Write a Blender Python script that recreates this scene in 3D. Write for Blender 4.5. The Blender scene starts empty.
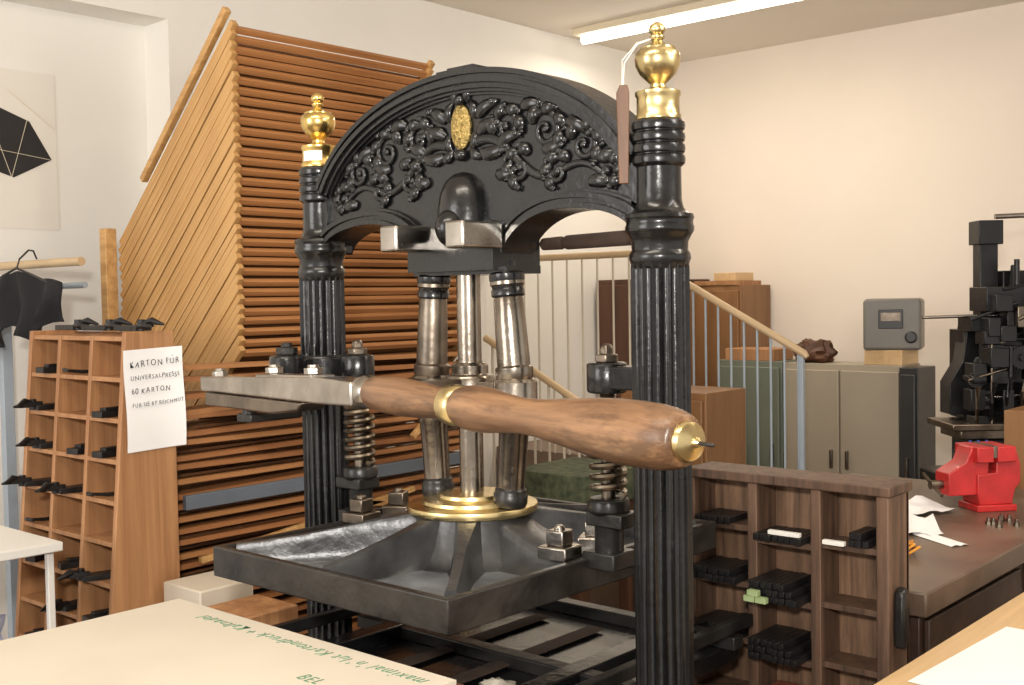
import bpy, bmesh, math, random
from mathutils import Vector, Matrix, Euler, noise
random.seed(7)
S=bpy.context.scene
COL=S.collection
R=math.radians
try:
    S.view_settings.view_transform='Standard'
except Exception: pass

# ------------------------------------------------------------ materials
def _new(name):
    m=bpy.data.materials.new(name); m.use_nodes=True
    nt=m.node_tree; b=nt.nodes['Principled BSDF']
    return m,nt,b
def _c(c,k=1.0): return (min(1,c[0]*k),min(1,c[1]*k),min(1,c[2]*k),1)
def mat(name,c,rough=.5,metal=0,var=.15,scale=6,bump=0,bscale=None,rvar=.1,coat=0,c2=None,emit=0,bd=.004):
    m,nt,b=_new(name); N=nt.nodes.new; L=nt.links.new
    tc=N('ShaderNodeTexCoord'); no=N('ShaderNodeTexNoise'); no.inputs['Scale'].default_value=scale; no.inputs['Detail'].default_value=5
    L(tc.outputs['Object'],no.inputs['Vector'])
    cr=N('ShaderNodeValToRGB'); e=cr.color_ramp.elements
    e[0].position=.3; e[1].position=.7
    if c2 is None: e[0].color=_c(c,1-var); e[1].color=_c(c,1+var)
    else: e[0].color=_c(c); e[1].color=_c(c2)
    L(no.outputs['Fac'],cr.inputs['Fac']); L(cr.outputs['Color'],b.inputs['Base Color'])
    mr=N('ShaderNodeMapRange'); mr.inputs['To Min'].default_value=max(.03,rough-rvar); mr.inputs['To Max'].default_value=min(1,rough+rvar)
    L(no.outputs['Fac'],mr.inputs['Value']); L(mr.outputs['Result'],b.inputs['Roughness'])
    b.inputs['Metallic'].default_value=metal
    b.inputs['Coat Weight'].default_value=coat
    if emit:
        b.inputs['Emission Color'].default_value=_c(c); b.inputs['Emission Strength'].default_value=emit
    if bump:
        n2=N('ShaderNodeTexNoise'); n2.inputs['Scale'].default_value=bscale or scale*8; n2.inputs['Detail'].default_value=4
        L(tc.outputs['Object'],n2.inputs['Vector'])
        bp=N('ShaderNodeBump'); bp.inputs['Strength'].default_value=bump; bp.inputs['Distance'].default_value=bd
        L(n2.outputs['Fac'],bp.inputs['Height']); L(bp.outputs['Normal'],b.inputs['Normal'])
    return m
def wood(name,c1,c2,axis='X',scale=30,rough=.5,along=.06,bump=.2,coat=0,stain=.0,rot=0,sal=.45):
    m,nt,b=_new(name); N=nt.nodes.new; L=nt.links.new
    tc=N('ShaderNodeTexCoord'); mp=N('ShaderNodeMapping'); r0=N('ShaderNodeMapping')
    r0.inputs['Rotation'].default_value=(0,0,rot)
    s=[1,1,1]; s['XYZ'.index(axis)]=along; mp.inputs['Scale'].default_value=s
    L(tc.outputs['Object'],r0.inputs['Vector']); L(r0.outputs['Vector'],mp.inputs['Vector'])
    no=N('ShaderNodeTexNoise'); no.inputs['Scale'].default_value=scale; no.inputs['Detail'].default_value=8; no.inputs['Roughness'].default_value=.65; no.inputs['Distortion'].default_value=.4
    L(mp.outputs['Vector'],no.inputs['Vector'])
    cr=N('ShaderNodeValToRGB'); e=cr.color_ramp.elements; e[0].position=.33; e[1].position=.68; e[0].color=_c(c1); e[1].color=_c(c2)
    L(no.outputs['Fac'],cr.inputs['Fac']); col=cr.outputs['Color']
    if stain:
        n3=N('ShaderNodeTexNoise'); n3.inputs['Scale'].default_value=scale*.5; n3.inputs['Detail'].default_value=9; n3.inputs['Roughness'].default_value=.75
        m2=N('ShaderNodeMapping'); s2=[1,1,1]; s2['XYZ'.index(axis)]=sal; m2.inputs['Scale'].default_value=s2
        L(r0.outputs['Vector'],m2.inputs['Vector']); L(m2.outputs['Vector'],n3.inputs['Vector'])
        c3=N('ShaderNodeValToRGB'); c3.color_ramp.elements[0].position=.47; c3.color_ramp.elements[1].position=.60
        L(n3.outputs['Fac'],c3.inputs['Fac'])
        mx=N('ShaderNodeMix'); mx.data_type='RGBA'; mx.blend_type='MIX'
        mu=N('ShaderNodeMath'); mu.operation='MULTIPLY'; mu.inputs[1].default_value=stain
        L(c3.outputs['Color'],mu.inputs[0]); L(mu.outputs[0],mx.inputs['Factor']); L(col,mx.inputs['A']); mx.inputs['B'].default_value=_c(c1,.5)
        col=mx.outputs['Result']
    L(col,b.inputs['Base Color'])
    b.inputs['Roughness'].default_value=rough; b.inputs['Coat Weight'].default_value=coat; b.inputs['Coat Roughness'].default_value=.25
    bp=N('ShaderNodeBump'); bp.inputs['Strength'].default_value=bump; bp.inputs['Distance'].default_value=.003
    L(no.outputs['Fac'],bp.inputs['Height']); L(bp.outputs['Normal'],b.inputs['Normal'])
    return m
M_iron=mat('iron_black_paint',(.006,.006,.0065),.26,0,.4,9,.25,60,.08,coat=.2)
M_iron2=mat('iron_dark_worn',(.007,.007,.007),.33,.3,c2=(.035,.032,.03),scale=10,bump=.35,bscale=45,rvar=.12)
M_platen=mat('iron_grey_worn',(.022,.022,.023),.33,.45,c2=(.11,.11,.112),scale=10,bump=.45,bscale=40,rvar=.12)
M_tray=mat('iron_tray_grey',(.07,.075,.083),.45,.3,c2=(.30,.315,.34),scale=11,bump=.5,bscale=40,rvar=.14)
M_rim=mat('iron_rim_black',(.009,.008,.008),.36,.2,c2=(.045,.040,.034),scale=12,bump=.4,bscale=50,rvar=.1)
M_steel=mat('steel_polished',(.42,.39,.35),.25,1,.3,14,.15,60,.08)
M_steelD=mat('steel_oily_bronzed',(.17,.14,.11),.24,1,c2=(.42,.37,.31),scale=9,bump=.2,bscale=50,rvar=.1)
M_steel2=mat('steel_aged',(.20,.165,.13),.36,1,.4,18,.25,50,.1)
M_spring=mat('steel_spring_dark',(.24,.20,.15),.32,1,.3,18,.2,50,.1)
M_brass=mat('brass_polished',(.78,.56,.20),.22,1,.15,12,.05,50,.08)
M_brass2=mat('brass_worn',(.68,.54,.27),.28,1,.25,12,.12,50,.1)
M_crest=mat('brass_crest_textured',(.46,.34,.13),.45,1,.35,90,1.0,160,.1,bd=.008)
M_handle=wood('wood_handle_worn',(.10,.045,.020),(.32,.175,.085),'X',34,.38,.07,.35,.18,.75,rot=.2275,sal=.22)
M_tag=wood('wood_tag_brown',(.07,.03,.013),(.17,.08,.035),'Z',26,.5,.10,.3)
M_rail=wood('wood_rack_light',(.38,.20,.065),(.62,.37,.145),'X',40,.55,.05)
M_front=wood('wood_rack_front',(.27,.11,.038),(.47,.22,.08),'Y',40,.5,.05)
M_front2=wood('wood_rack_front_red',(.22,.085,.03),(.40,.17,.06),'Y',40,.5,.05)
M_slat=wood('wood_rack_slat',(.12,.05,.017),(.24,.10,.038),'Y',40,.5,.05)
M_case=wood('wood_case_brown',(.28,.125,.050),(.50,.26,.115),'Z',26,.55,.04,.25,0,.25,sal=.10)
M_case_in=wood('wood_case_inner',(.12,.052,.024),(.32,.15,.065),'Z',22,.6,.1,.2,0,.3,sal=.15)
M_dcase=wood('wood_case_dark',(.035,.020,.013),(.18,.10,.06),'Z',34,.6,.06,.5,0,.4,sal=.12)
M_dback=wood('wood_case_back',(.075,.04,.022),(.30,.17,.095),'Z',34,.65,.05,.5,0,.5,sal=.12)
M_red=wood('wood_reddish',(.20,.095,.036),(.31,.155,.062),'Z',12,.45,.08)
M_brown=wood('wood_dark_brown',(.06,.024,.012),(.12,.05,.026),'Z',12,.5,.08)
M_light=wood('wood_table_light',(.55,.36,.18),(.70,.49,.26),'Y',18,.45,.08)
M_bench=mat('bench_top_dark',(.055,.036,.025),.35,0,c2=(.17,.115,.08),scale=5,bump=.15,bscale=30)
M_benchs=wood('bench_side_dark',(.025,.013,.009),(.065,.034,.02),'X',14,.5,.08)
M_wall=mat('plaster_cream',(.83,.745,.655),.9,0,.015,3,.05,90,.03)
M_wall2=mat('plaster_white',(.88,.855,.80),.9,0,.015,3,.05,90,.03)
M_ceil=mat('ceiling_beige',(.80,.74,.65),.9,0,.015,2,.03,60,.03)
M_floor=mat('floor_linoleum',(.20,.14,.10),.5,0,.15,4,.05,60,.1)
M_paper=mat('paper_white',(.88,.88,.88),.8,0,.02,5,.05,20,.05)
M_card=mat('cardboard_cream',(.60,.54,.44),.75,0,.05,4,.05,40,.05)
M_blackp=mat('ink_black',(.02,.018,.018),.7,0,.3,20)
M_ink=mat('ink_pen',(.04,.04,.06),.6,0,.1,20)
M_green_ink=mat('ink_green',(.10,.24,.14),.6,0,.1,20)
M_blueg=mat('paint_blue_grey',(.34,.40,.46),.45,0,.06,8)
M_creamb=mat('paint_baluster_cream',(.60,.54,.44),.45,0,.06,8)
M_creamr=mat('paint_handrail_cream',(.56,.41,.24),.4,0,.06,8)
M_beige=mat('metal_beige_paint',(.36,.31,.235),.45,0,.05,4)
M_greenc=mat('metal_green_paint',(.15,.17,.13),.45,0,.08,4)
M_greencl=mat('cloth_green_mottled',(.025,.038,.02),.9,0,c2=(.12,.135,.075),scale=30)
M_grey=mat('machine_grey_paint',(.17,.16,.14),.4,0,.08,8)
M_dgrey=mat('machine_dark_panel',(.03,.03,.03),.35,0,.1,8)
M_mach=mat('machine_black',(.010,.010,.011),.35,.2,.4,12,.2,50)
M_vise=mat('paint_red',(.45,.018,.018),.42,0,.25,14,.2,50,coat=.1)
M_leather=mat('leather_brown',(.09,.035,.015),.5,0,.3,20,.4,60)
M_felt=mat('felt_dark_brown',(.05,.03,.02),.9,0,.3,20,.4,60)
M_cloth=mat('cloth_black',(.006,.006,.008),.9,0,.3,20,.3,80)
M_white=mat('laminate_white',(.80,.78,.73),.45,0,.03,6)
M_blue=mat('cable_blue',(.03,.10,.40),.45,0,.1,10)
M_bluebag=mat('bag_blue_white',(.02,.10,.50),.4,0,c2=(.75,.78,.85),scale=9,bump=.5,bscale=25)
M_bluebd=mat('board_blue_grey',(.12,.14,.17),.6,0,.1,6)
M_lamp=mat('lamp_tube_glow',(1,.95,.85),.5,0,.0,5,emit=9)
M_lampb=mat('lamp_housing',(.75,.66,.5),.5,0,.03,5)
M_string=mat('string_white',(.8,.78,.72),.8,0,.05,20)
M_lead=mat('lead_spacer',(.016,.015,.015),.42,.3,.5,25,.2,60)
M_gpaint=mat('paint_light_green',(.36,.46,.22),.6,0,.2,20)
M_redw=mat('wood_end_red',(.22,.07,.04),.6,0,.3,20)

# ------------------------------------------------------------ geometry helper
def axisM(p,q):
    p=Vector(p);q=Vector(q); d=(q-p)
    return Matrix.Translation(p)@d.to_track_quat('Z','Y').to_matrix().to_4x4(), d.length
class G:
    def __init__(s): s.bm=bmesh.new()
    def v(s,co,M=None):
        co=Vector(co)
        if M is not None: co=M@co
        return s.bm.verts.new(co)
    def f(s,vs):
        try: s.bm.faces.new(vs)
        except ValueError: pass
    def box(s,x0,x1,y0,y1,z0,z1,M=None):
        a=[s.v(c,M) for c in [(x0,y0,z0),(x1,y0,z0),(x1,y1,z0),(x0,y1,z0),(x0,y0,z1),(x1,y0,z1),(x1,y1,z1),(x0,y1,z1)]]
        for q in [(3,2,1,0),(4,5,6,7),(0,1,5,4),(1,2,6,5),(2,3,7,6),(3,0,4,7)]: s.f([a[i] for i in q])
        return s
    def lathe(s,prof,seg=40,M=None,nfl=0):
        rings=[]
        for p in prof:
            r,z=p[0],p[1]; fl=p[2] if len(p)>2 else 0
            ring=[]
            for i in range(seg):
                a=2*math.pi*i/seg
                rr=r
                if fl: rr=r*(1-fl*abs(math.sin(nfl*a/2))**.7)
                ring.append(s.v((rr*math.cos(a),rr*math.sin(a),z),M))
            rings.append(ring)
        for k in range(len(rings)-1):
            A,B=rings[k],rings[k+1]
            for i in range(seg):
                j=(i+1)%seg; s.f([A[i],A[j],B[j],B[i]])
        s.f(list(reversed(rings[0]))); s.f(rings[-1])
        return s
    def cyl(s,p,q,r,r2=None,seg=24):
        M,l=axisM(p,q); return s.lathe([(r,0),(r if r2 is None else r2,l)],seg,M)
    def tube(s,path,rad,seg=10,flat=1,up=None):
        path=[Vector(p) for p in path]; n=len(path); rings=[]
        for i,p in enumerate(path):
            t=(path[min(i+1,n-1)]-path[max(i-1,0)]).normalized()
            ref=Vector(up) if up else (Vector((0,0,1)) if abs(t.z)<.95 else Vector((1,0,0)))
            a=t.cross(ref).normalized(); b=a.cross(t).normalized()
            r=rad[i] if hasattr(rad,'__len__') else rad
            rings.append([s.v(p+a*(r*math.cos(2*math.pi*k/seg))+b*(r*flat*math.sin(2*math.pi*k/seg))) for k in range(seg)])
        for k in range(n-1):
            A,B=rings[k],rings[k+1]
            for i in range(seg):
                j=(i+1)%seg; s.f([A[i],A[j],B[j],B[i]])
        s.f(list(reversed(rings[0]))); s.f(rings[-1])
        return s
    def ell(s,c,r,rot=None,u=14,v=9):
        M=Matrix.Translation(Vector(c))
        if rot is not None: M=M@Euler(rot).to_matrix().to_4x4()
        M=M@Matrix.Diagonal((r[0],r[1],r[2],1))
        bmesh.ops.create_uvsphere(s.bm,u_segments=u,v_segments=v,radius=1,matrix=M)
        return s
    def ext(s,poly,d0,d1,plane='xz',M=None):
        def co(p,d):
            if plane=='xz': return (p[0],d,p[1])
            if plane=='yz': return (d,p[0],p[1])
            return (p[0],p[1],d)
        A=[s.v(co(p,d0),M) for p in poly]; B=[s.v(co(p,d1),M) for p in poly]; n=len(poly)
        s.f(A); s.f(list(reversed(B)))
        for i in range(n):
            j=(i+1)%n; s.f([A[j],A[i],B[i],B[j]])
        return s
    def band(s,pts,o1,o2,y0,y1,nrm):
        rows=[]
        for p,nn in zip(pts,nrm):
            a=(p[0]+nn[0]*o1,p[1]+nn[1]*o1); b=(p[0]+nn[0]*o2,p[1]+nn[1]*o2)
            rows.append([s.v((a[0],y0,a[1])),s.v((b[0],y0,b[1])),s.v((b[0],y1,b[1])),s.v((a[0],y1,a[1]))])
        for A,B in zip(rows[:-1],rows[1:]):
            for i in range(4):
                j=(i+1)%4; s.f([A[i],A[j],B[j],B[i]])
        s.f(rows[0]); s.f(list(reversed(rows[-1])))
        return s
    def done(s,name,m,parent=None,bevel=0,label=None,cat=None,group=None,kind=None,ang=38,seg=2,shift=None):
        bm=s.bm
        if shift: bmesh.ops.translate(bm,verts=bm.verts[:],vec=shift)
        bmesh.ops.recalc_face_normals(bm,faces=bm.faces[:])
        for f in bm.faces: f.smooth=True
        for e in bm.edges:
            if len(e.link_faces)==2 and e.calc_face_angle(0)>R(ang): e.smooth=False
        xs=[v.co.x for v in bm.verts]; ys=[v.co.y for v in bm.verts]; zs=[v.co.z for v in bm.verts]
        c=Vector(((min(xs)+max(xs))/2,(min(ys)+max(ys))/2,min(zs)))
        bmesh.ops.translate(bm,verts=bm.verts[:],vec=-c)
        me=bpy.data.meshes.new(name); bm.to_mesh(me); bm.free()
        me.materials.append(m)
        o=bpy.data.objects.new(name,me); COL.objects.link(o)
        W=c; o['_w']=tuple(c)
        if parent is not None:
            o.parent=parent; o.location=W-Vector(parent['_w'])
        else: o.location=W
        if bevel:
            b=o.modifiers.new('bevel','BEVEL'); b.width=bevel; b.segments=seg; b.limit_method='ANGLE'; b.angle_limit=R(40)
        meta(o,label,cat,group,kind)
        return o
def meta(o,label=None,cat=None,group=None,kind=None):
    if label: o['label']=label
    if cat: o['category']=cat
    if group: o['group']=group
    if kind: o['kind']=kind
def empty(name,loc,label=None,cat=None,group=None,parent=None):
    o=bpy.data.objects.new(name,None); o.empty_display_size=.1; COL.objects.link(o)
    o['_w']=tuple(loc)
    if parent is not None: o.parent=parent; o.location=Vector(loc)-Vector(parent['_w'])
    else: o.location=loc
    meta(o,label,cat,group); return o
def clone(o,name,loc,parent=None,rot=None,label=None,cat=None,group=None):
    c=o.copy(); c.name=name
    for k in ('label','category','group'):
        if k in c and parent is not None: del c[k]
    COL.objects.link(c); c['_w']=tuple(loc)
    c.parent=parent
    c.location=Vector(loc)-(Vector(parent['_w']) if parent is not None else Vector((0,0,0)))
    if rot is not None: c.rotation_euler=rot
    meta(c,label,cat,group); return c
def text(body,size,Mw,m,parent,name='lettering',depth=.0004,shear=0,offset=0,jit=0):
    cu=bpy.data.curves.new(name,'FONT'); cu.body=body; cu.size=size; cu.extrude=depth; cu.shear=shear; cu.offset=offset
    t=bpy.data.objects.new('tmp_text',cu); COL.objects.link(t)
    bpy.context.view_layer.update()
    me=bpy.data.meshes.new_from_object(t.evaluated_get(bpy.context.evaluated_depsgraph_get()))
    bpy.data.objects.remove(t)
    if jit:
        bm=bmesh.new(); bm.from_mesh(me); seen=set()
        bmesh.ops.remove_doubles(bm,verts=bm.verts[:],dist=1e-6)
        rng=random.Random(len(body))
        for v in bm.verts:
            if v in seen: continue
            st=[v]; isl=[]; seen.add(v)
            while st:
                q=st.pop(); isl.append(q)
                for e in q.link_edges:
                    w=e.other_vert(q)
                    if w not in seen: seen.add(w); st.append(w)
            c=sum((q.co for q in isl),Vector())/len(isl); a=rng.uniform(-.22,.22)*jit; k=1+rng.uniform(-.18,.12)*jit; dy=rng.uniform(-.12,.12)*size*jit
            for q in isl:
                d=q.co-c; q.co=Vector((c.x+(d.x*math.cos(a)-d.y*math.sin(a))*k*.85,c.y+(d.x*math.sin(a)+d.y*math.cos(a))*k+dy,q.co.z))
        bm.to_mesh(me); bm.free()
    o=bpy.data.objects.new(name,me); me.materials.clear(); me.materials.append(m); COL.objects.link(o)
    loc=Mw.translation; o.parent=parent
    Ml=Mw.copy(); Ml.translation=loc-Vector(parent['_w']); o.matrix_local=Ml
    return o
def bx(name,m,parent,*b,bevel=.003):
    return G().box(*b).done(name,m,parent,bevel)
def lump(name,c,s_,m,label,cat,sd,parent=None,n=14,sg=24):
    g=G(); rws=[]
    for j in range(n+1):
        ph=-math.pi/2+math.pi*j/n; row=[]
        for i in range(sg):
            th=2*math.pi*i/sg; d=Vector((math.cos(ph)*math.cos(th),math.cos(ph)*math.sin(th),math.sin(ph)))
            k=1+.5*noise.noise(d*2.2+Vector((sd,1,0)))+.25*noise.noise(d*5+Vector((sd,0,0)))
            row.append(g.v((c[0]+d.x*s_[0]*k,c[1]+d.y*s_[1]*k,max(c[2]+.0005,c[2]+s_[2]*.8+d.z*s_[2]*k))))
        rws.append(row)
    for A_,B_ in zip(rws[:-1],rws[1:]):
        for i in range(sg):
            j=(i+1)%sg; g.f([A_[i],A_[j],B_[j],B_[i]])
    return g.done(name,m,parent,ang=50,label=label,cat=cat)

# ------------------------------------------------------------ room
CE=2.957; XL=-2.356; YB=4.29
G().box(-3.2,5,-4,YB+.2,-.1,0).done('floor',M_floor,kind='structure')
G().box(-3.2,5,-4,YB+.2,CE,CE+.1).done('ceiling',M_ceil,kind='structure')
G().box(XL-.3,5,YB,YB+.15,0,CE).done('wall_back',M_wall,kind='structure')
g=G()
g.box(XL-.3,XL,.82,YB,0,CE); g.box(XL-.3,XL,-4,.82,2.64,CE); g.box(XL-.3,XL-.17,-4,.82,0,2.64)
g.done('wall_left',M_wall2,kind='structure')
g=G(); g.box(XL,XL+.012,.82,YB,0,.09); g.done('baseboard_left',M_brown,kind='structure')
g=G(); g.box(XL+.012,5,YB-.012,YB,0,.09); g.done('baseboard_back',M_brown,kind='structure')
g=G(); g.box(-2.34,-1.45,2.62,3.4,0,.80)
for i in range(4): g.box(-1.45+i*.2,-1.25+i*.2,2.62,3.4,0,.64-i*.16)
g.done('trim_1',M_floor,kind='structure')

# lamp
e=empty('ceiling_lamp',(-1.45,3.2,CE),'long glowing fluorescent tube fixture on the ceiling','lamp')
G().box(-2.22,-.70,3.13,3.27,CE-.035,CE).done('lamp_housing',M_lampb,e,.004)
g=G(); g.cyl((-2.20,3.2,CE-.055),(-.72,3.2,CE-.055),.02); g.done('lamp_tube',M_lamp,e)

# ------------------------------------------------------------ HAND PRESS
P=empty('hand_press',(0,0,0),'black cast-iron hand printing press with brass finials and wooden lever','printing press')
def column(x):
    c=empty('column',(x,0,0),parent=P)
    M=Matrix.Translation((x,0,0))
    pr=[(.062,.22),(.062,.30),(.050,.32,.0),(.050,.34,.14),(.0495,1.595,.14),(.049,1.602,0),(.050,1.606),(.0525,1.612),(.0515,1.620),(.0475,1.626),(.048,1.640),(.054,1.652),(.0575,1.657),(.0585,1.664),(.0565,1.670),(.0565,1.676),(.0585,1.680),(.057,1.686),(.047,1.690),(.041,1.697),(.038,1.71),(.0375,1.765)]
    for k in range(4):
        z=1.768+k*.019; pr+=[(.041,z),(.0440,z+.003),(.0452,z+.009),(.0440,z+.015),(.041,z+.018)]
    pr+=[(.036,1.845)]
    G().lathe(pr,160,M,20).done('column_shaft',M_iron,c,ang=30)
    f=[(.0385,1.845),(.0385,1.852),(.036,1.855),(.036,1.884),(.0385,1.888),(.0385,1.894),(.030,1.897),(.014,1.902),(.0125,1.908),(.018,1.913),(.030,1.925),(.037,1.940),(.0385,1.952),(.037,1.962),(.033,1.967),(.030,1.969),(.030,1.972),(.020,1.976),(.010,1.982),(.009,1.985),(.0125,1.989),(.0125,1.993),(.009,1.996),(.013,2.000),(.0145,2.006),(.012,2.013),(.005,2.018),(.001,2.019)]
    f=[(r_,z_-.010*max(0,(z_-1.845)/.17)) for r_,z_ in f]
    G().lathe(f,48,M).done('finial',M_brass2 if x>0 else M_brass,c,ang=50,label='polished turned brass finial')
    if x<0:
        g=G(); rr=.0368
        for i in range(8):
            a0=R(-100+i*9); a1=R(-91+i*9)
            g.f([g.v((x+rr*math.cos(a),rr*math.sin(a),z)) for a,z in ((a0,1.857),(a1,1.857),(a1,1.878),(a0,1.878))])
        g.done('paper_label',M_paper,c,label='small white paper label')
column(.45); column(-.45)

# arch
AS=(0,.022,-.004)
def zt(x): return 1.70+.292*math.sqrt(max(0,1-(x/.452)**2))
def zb(x):
    x=abs(x)
    if x<.11: return 1.607
    if x<.26: return 1.612+.100*math.sqrt(max(0,1-((.26-x)/.15)**2))
    return 1.656+.056*math.sqrt(max(0,1-((x-.26)/.155)**2))
XS=[.425*math.sin(math.pi/2*(-1+2*i/80)) for i in range(81)]
A=empty('arch_frame',(0,0,1.6),parent=P)
g=G()
poly=[(x,zt(x)-.01) for x in XS]+[(x,zb(x)+.006) for x in reversed(XS)]
g.ext(poly,-.030,.030)
pts=[(x,zt(x)) for x in XS]
def norms(pts,sg):
    out=[]
    for i in range(len(pts)):
        a=pts[max(0,i-1)];b=pts[min(len(pts)-1,i+1)]
        d=Vector((b[0]-a[0],b[1]-a[1])).normalized(); out.append((d.y*sg,-d.x*sg))
    return out
nt_=norms(pts,1)
for o1,o2,w in [(0,.010,.056),(.010,.017,.050),(.017,.027,.058),(.027,.037,.051),(.037,.043,.044),(.043,.048,.037)]:
    g.band(pts,o1,o2,-w,.034,nt_)
for sg in (-1,1):
    bp=[(sg*(.115+.303*i/30),zb(sg*(.115+.303*i/30))) for i in range(31)]
    nn=norms(bp,-sg)
    for o1,o2,w in [(0,.010,.052),(.010,.018,.046),(.018,.028,.051),(.028,.034,.040)]:
        g.band(bp,o1,o2,-w,.04,nn)
    g.box(min(sg*.405,sg*.43),max(sg*.405,sg*.43),-.04,.03,1.66,1.78)
g.box(-.055,.055,-.045,.03,1.985,1.997)
g.box(-.035,.035,-.035,.03,1.995,2.003)
g.box(-.115,.115,-.075,.06,1.607,1.665)
g.box(-.10,.10,-.062,.05,1.66,1.70)
g.box(-.125,.125,-.05,.05,1.60,1.615)
g.lathe([(.058,0),(.056,.04),(.050,.07),(.038,.093),(.022,.105),(.004,.110)],28,Matrix.Translation((0,-.030,1.69))@Matrix.Diagonal((1,.85,1,1)))
g.ell((0,-.055,1.69),(.034,.045,.04),u=24,v=16)
g.done('arch_casting',M_iron,A,.002,ang=40,shift=AS)
# relief : flowing acanthus scrolls with pointed leaves, low relief
g=G()
def leaf(x,z,a,L,k,r,sg,lobes=True):
    n=11; p=[];rad=[]; cx,cz=x,z; pts_=[]
    for i in range(n+1):
        t=i/n; p.append((sg*cx,-.0295-.007*math.sin(math.pi*min(1,.15+t*.85)),cz)); rad.append(max(.0006,r*math.sin(math.pi*(.22+.78*t))))
        pts_.append((cx,cz,a+k*t))
        aa=a+k*t; cx+=math.cos(aa)*L/n; cz+=math.sin(aa)*L/n
    g.tube(p,rad,10,.45,(0,1,0))
    if lobes:
        for i in (1,3,5,7,9):
            x_,z_,a_=pts_[i]
            leaf(x_,z_,a_-math.copysign(.75,k),L*(.42-.02*i),math.copysign(1.1,k),r*.55,sg,False)
            if i in (3,6): leaf(x_,z_,a_+math.copysign(.6,k),L*.28,-math.copysign(.8,k),r*.45,sg,False)
def scroll(cx,cz,r0,a0,turns,dr,sg,rr=.0075,nl=4):
    n=int(40*turns); p=[];rad=[]
    for i in range(n+1):
        t=i/n; r=r0*(1-t)**.95+.004; a=a0+dr*turns*2*math.pi*t
        p.append((sg*(cx+r*math.cos(a)),-.031-.005*t,cz+r*math.sin(a))); rad.append(rr*(1-.45*t))
    g.tube(p,rad,10,.75,(0,1,0))
    g.ell((sg*cx,-.035,cz),(.007,.005,.007),u=12,v=8)
    for k in range(nl):
        a=a0+dr*(-.1+k*.95); r=r0*(1-k*.05)
        leaf(cx+r*math.cos(a),cz+r*math.sin(a),a+dr*1.05,r0*1.2,dr*1.5,.0125,sg)
for sg in (-1,1):
    for a in [(.118,1.874,.030,3.3,1.35,-1),(.212,1.858,.034,2.6,1.45,-1),(.150,1.795,.029,1.0,1.25,1),(.300,1.822,.031,2.6,1.35,-1),(.240,1.780,.025,.8,1.15,1),(.352,1.772,.021,2.2,1.1,-1)]:
        scroll(*a,sg)
    p=[];rad=[]
    for i in range(50):
        t=i/49; x=.04+.33*t; z=1.845-.098*t+.022*math.sin(t*9.3+.4)
        p.append((sg*x,-.032,z)); rad.append(.0105*(1-.45*t))
    g.tube(p,rad,10,.65,(0,1,0))
    for (x,z,a,L,k) in [(.045,1.90,1.0,.06,-1.4),(.045,1.87,.7,.07,-1.5),(.05,1.835,-.4,.075,1.3),(.09,1.79,-.4,.055,1.3),(.26,1.868,-.1,.065,-1.1),(.205,1.825,-.2,.06,1.1),(.31,1.755,.2,.055,-.9),(.155,1.905,.4,.06,-1.2),(.10,1.84,.8,.06,-1.3),(.33,1.80,-.2,.05,1)]:
        leaf(x,z,a,L,k,.0125,sg)
    leaf(.020,1.935,2.2,.04,-2.2,.010,sg,False); leaf(.028,1.842,-1.3,.04,2.2,.010,sg,False)
    leaf(.032,1.90,1.2,.045,1.6,.009,sg,False); leaf(.034,1.872,-1.3,.04,-1.4,.009,sg,False)
g.ell((0,-.036,1.938),(.012,.010,.012)); g.ell((0,-.036,1.832),(.016,.011,.012))
g.done('relief_ornament',M_iron,A,ang=60,label='glossy black cast acanthus scroll relief',shift=AS)
g=G(); g.lathe([(1,0),(1,.004),(.88,.0065),(.3,.0078),(.01,.008)],40,Matrix.Translation((0,-.032,1.886))@Matrix.Rotation(R(90),4,'X')@Matrix.Diagonal((.026,.043,1,1)))
for (a,b) in ((0,.012),(-.008,-.004),(.008,-.004),(0,-.018),(-.006,.020),(.006,.020)): g.ell((a,-.0395,1.886+b),(.006,.002,.007),u=10,v=7)
g.done('name_plate',M_crest,A,label='textured oval gilt brass crest',shift=AS)
for x in (-.078,.098):
    g=G(); g.box(x-.024,x+.024,-.138,-.03,1.642,1.692)
    g.done('key_block',M_steel,P,.005,seg=3)
# toggles
for x,kx in ((-.095,-.108),(.100,.118)):
    M,l=axisM((x,0,1.355+.25),(kx,0,1.39))
    g=G(); g.lathe([(.020,0),(.025,.004),(.032,.01),(.033,.03),(.029,.034),(.029,.05),(.027,.053),(.0285,.06),(.0300,l*.5),(.0315,l-.045),(.0315,l-.032),(.036,l-.028),(.036,l-.010),(.030,l)],36,M); g.done('toggle_upper',M_steelD if x>0 else M_steel2,P,ang=35)
    g=G(); g.lathe([(.030,.006),(.034,.010),(.034,.02),(.0325,.024),(.030,.034),(.0295,.036),(.032,.040),(.032,.050),(.0295,.053)],36,M); g.done('toggle_collar',M_iron,P)
    M,l=axisM((kx,0,1.36),(x,0,1.158))
    g=G(); g.lathe([(.028,0),(.034,.01),(.034,.035),(.031,.038),(.031,.055),(.0285,.060),(.0260,l-.03),(.024,l)],36,M); g.done('toggle_lower',M_steelD,P,ang=35)
    g=G(); g.lathe([(.0265,l-.032),(.030,l-.028),(.030,l-.022),(.033,l-.018),(.033,l-.002),(.030,l+.004)],36,M); g.done('toggle_foot',M_iron2,P)
    g=G(); g.cyl((x,0,1.602),(x,0,1.62),.018); g.done('toggle_joint',M_iron,P)
g=G(); g.lathe([(.0235,1.158),(.0235,1.61)],36); g.done('centre_rod',M_steelD,P)
g=G(); g.lathe([(.046,1.340),(.049,1.346),(.049,1.395),(.045,1.401),(.036,1.403),(.036,1.420),(.031,1.426)],44)
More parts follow.
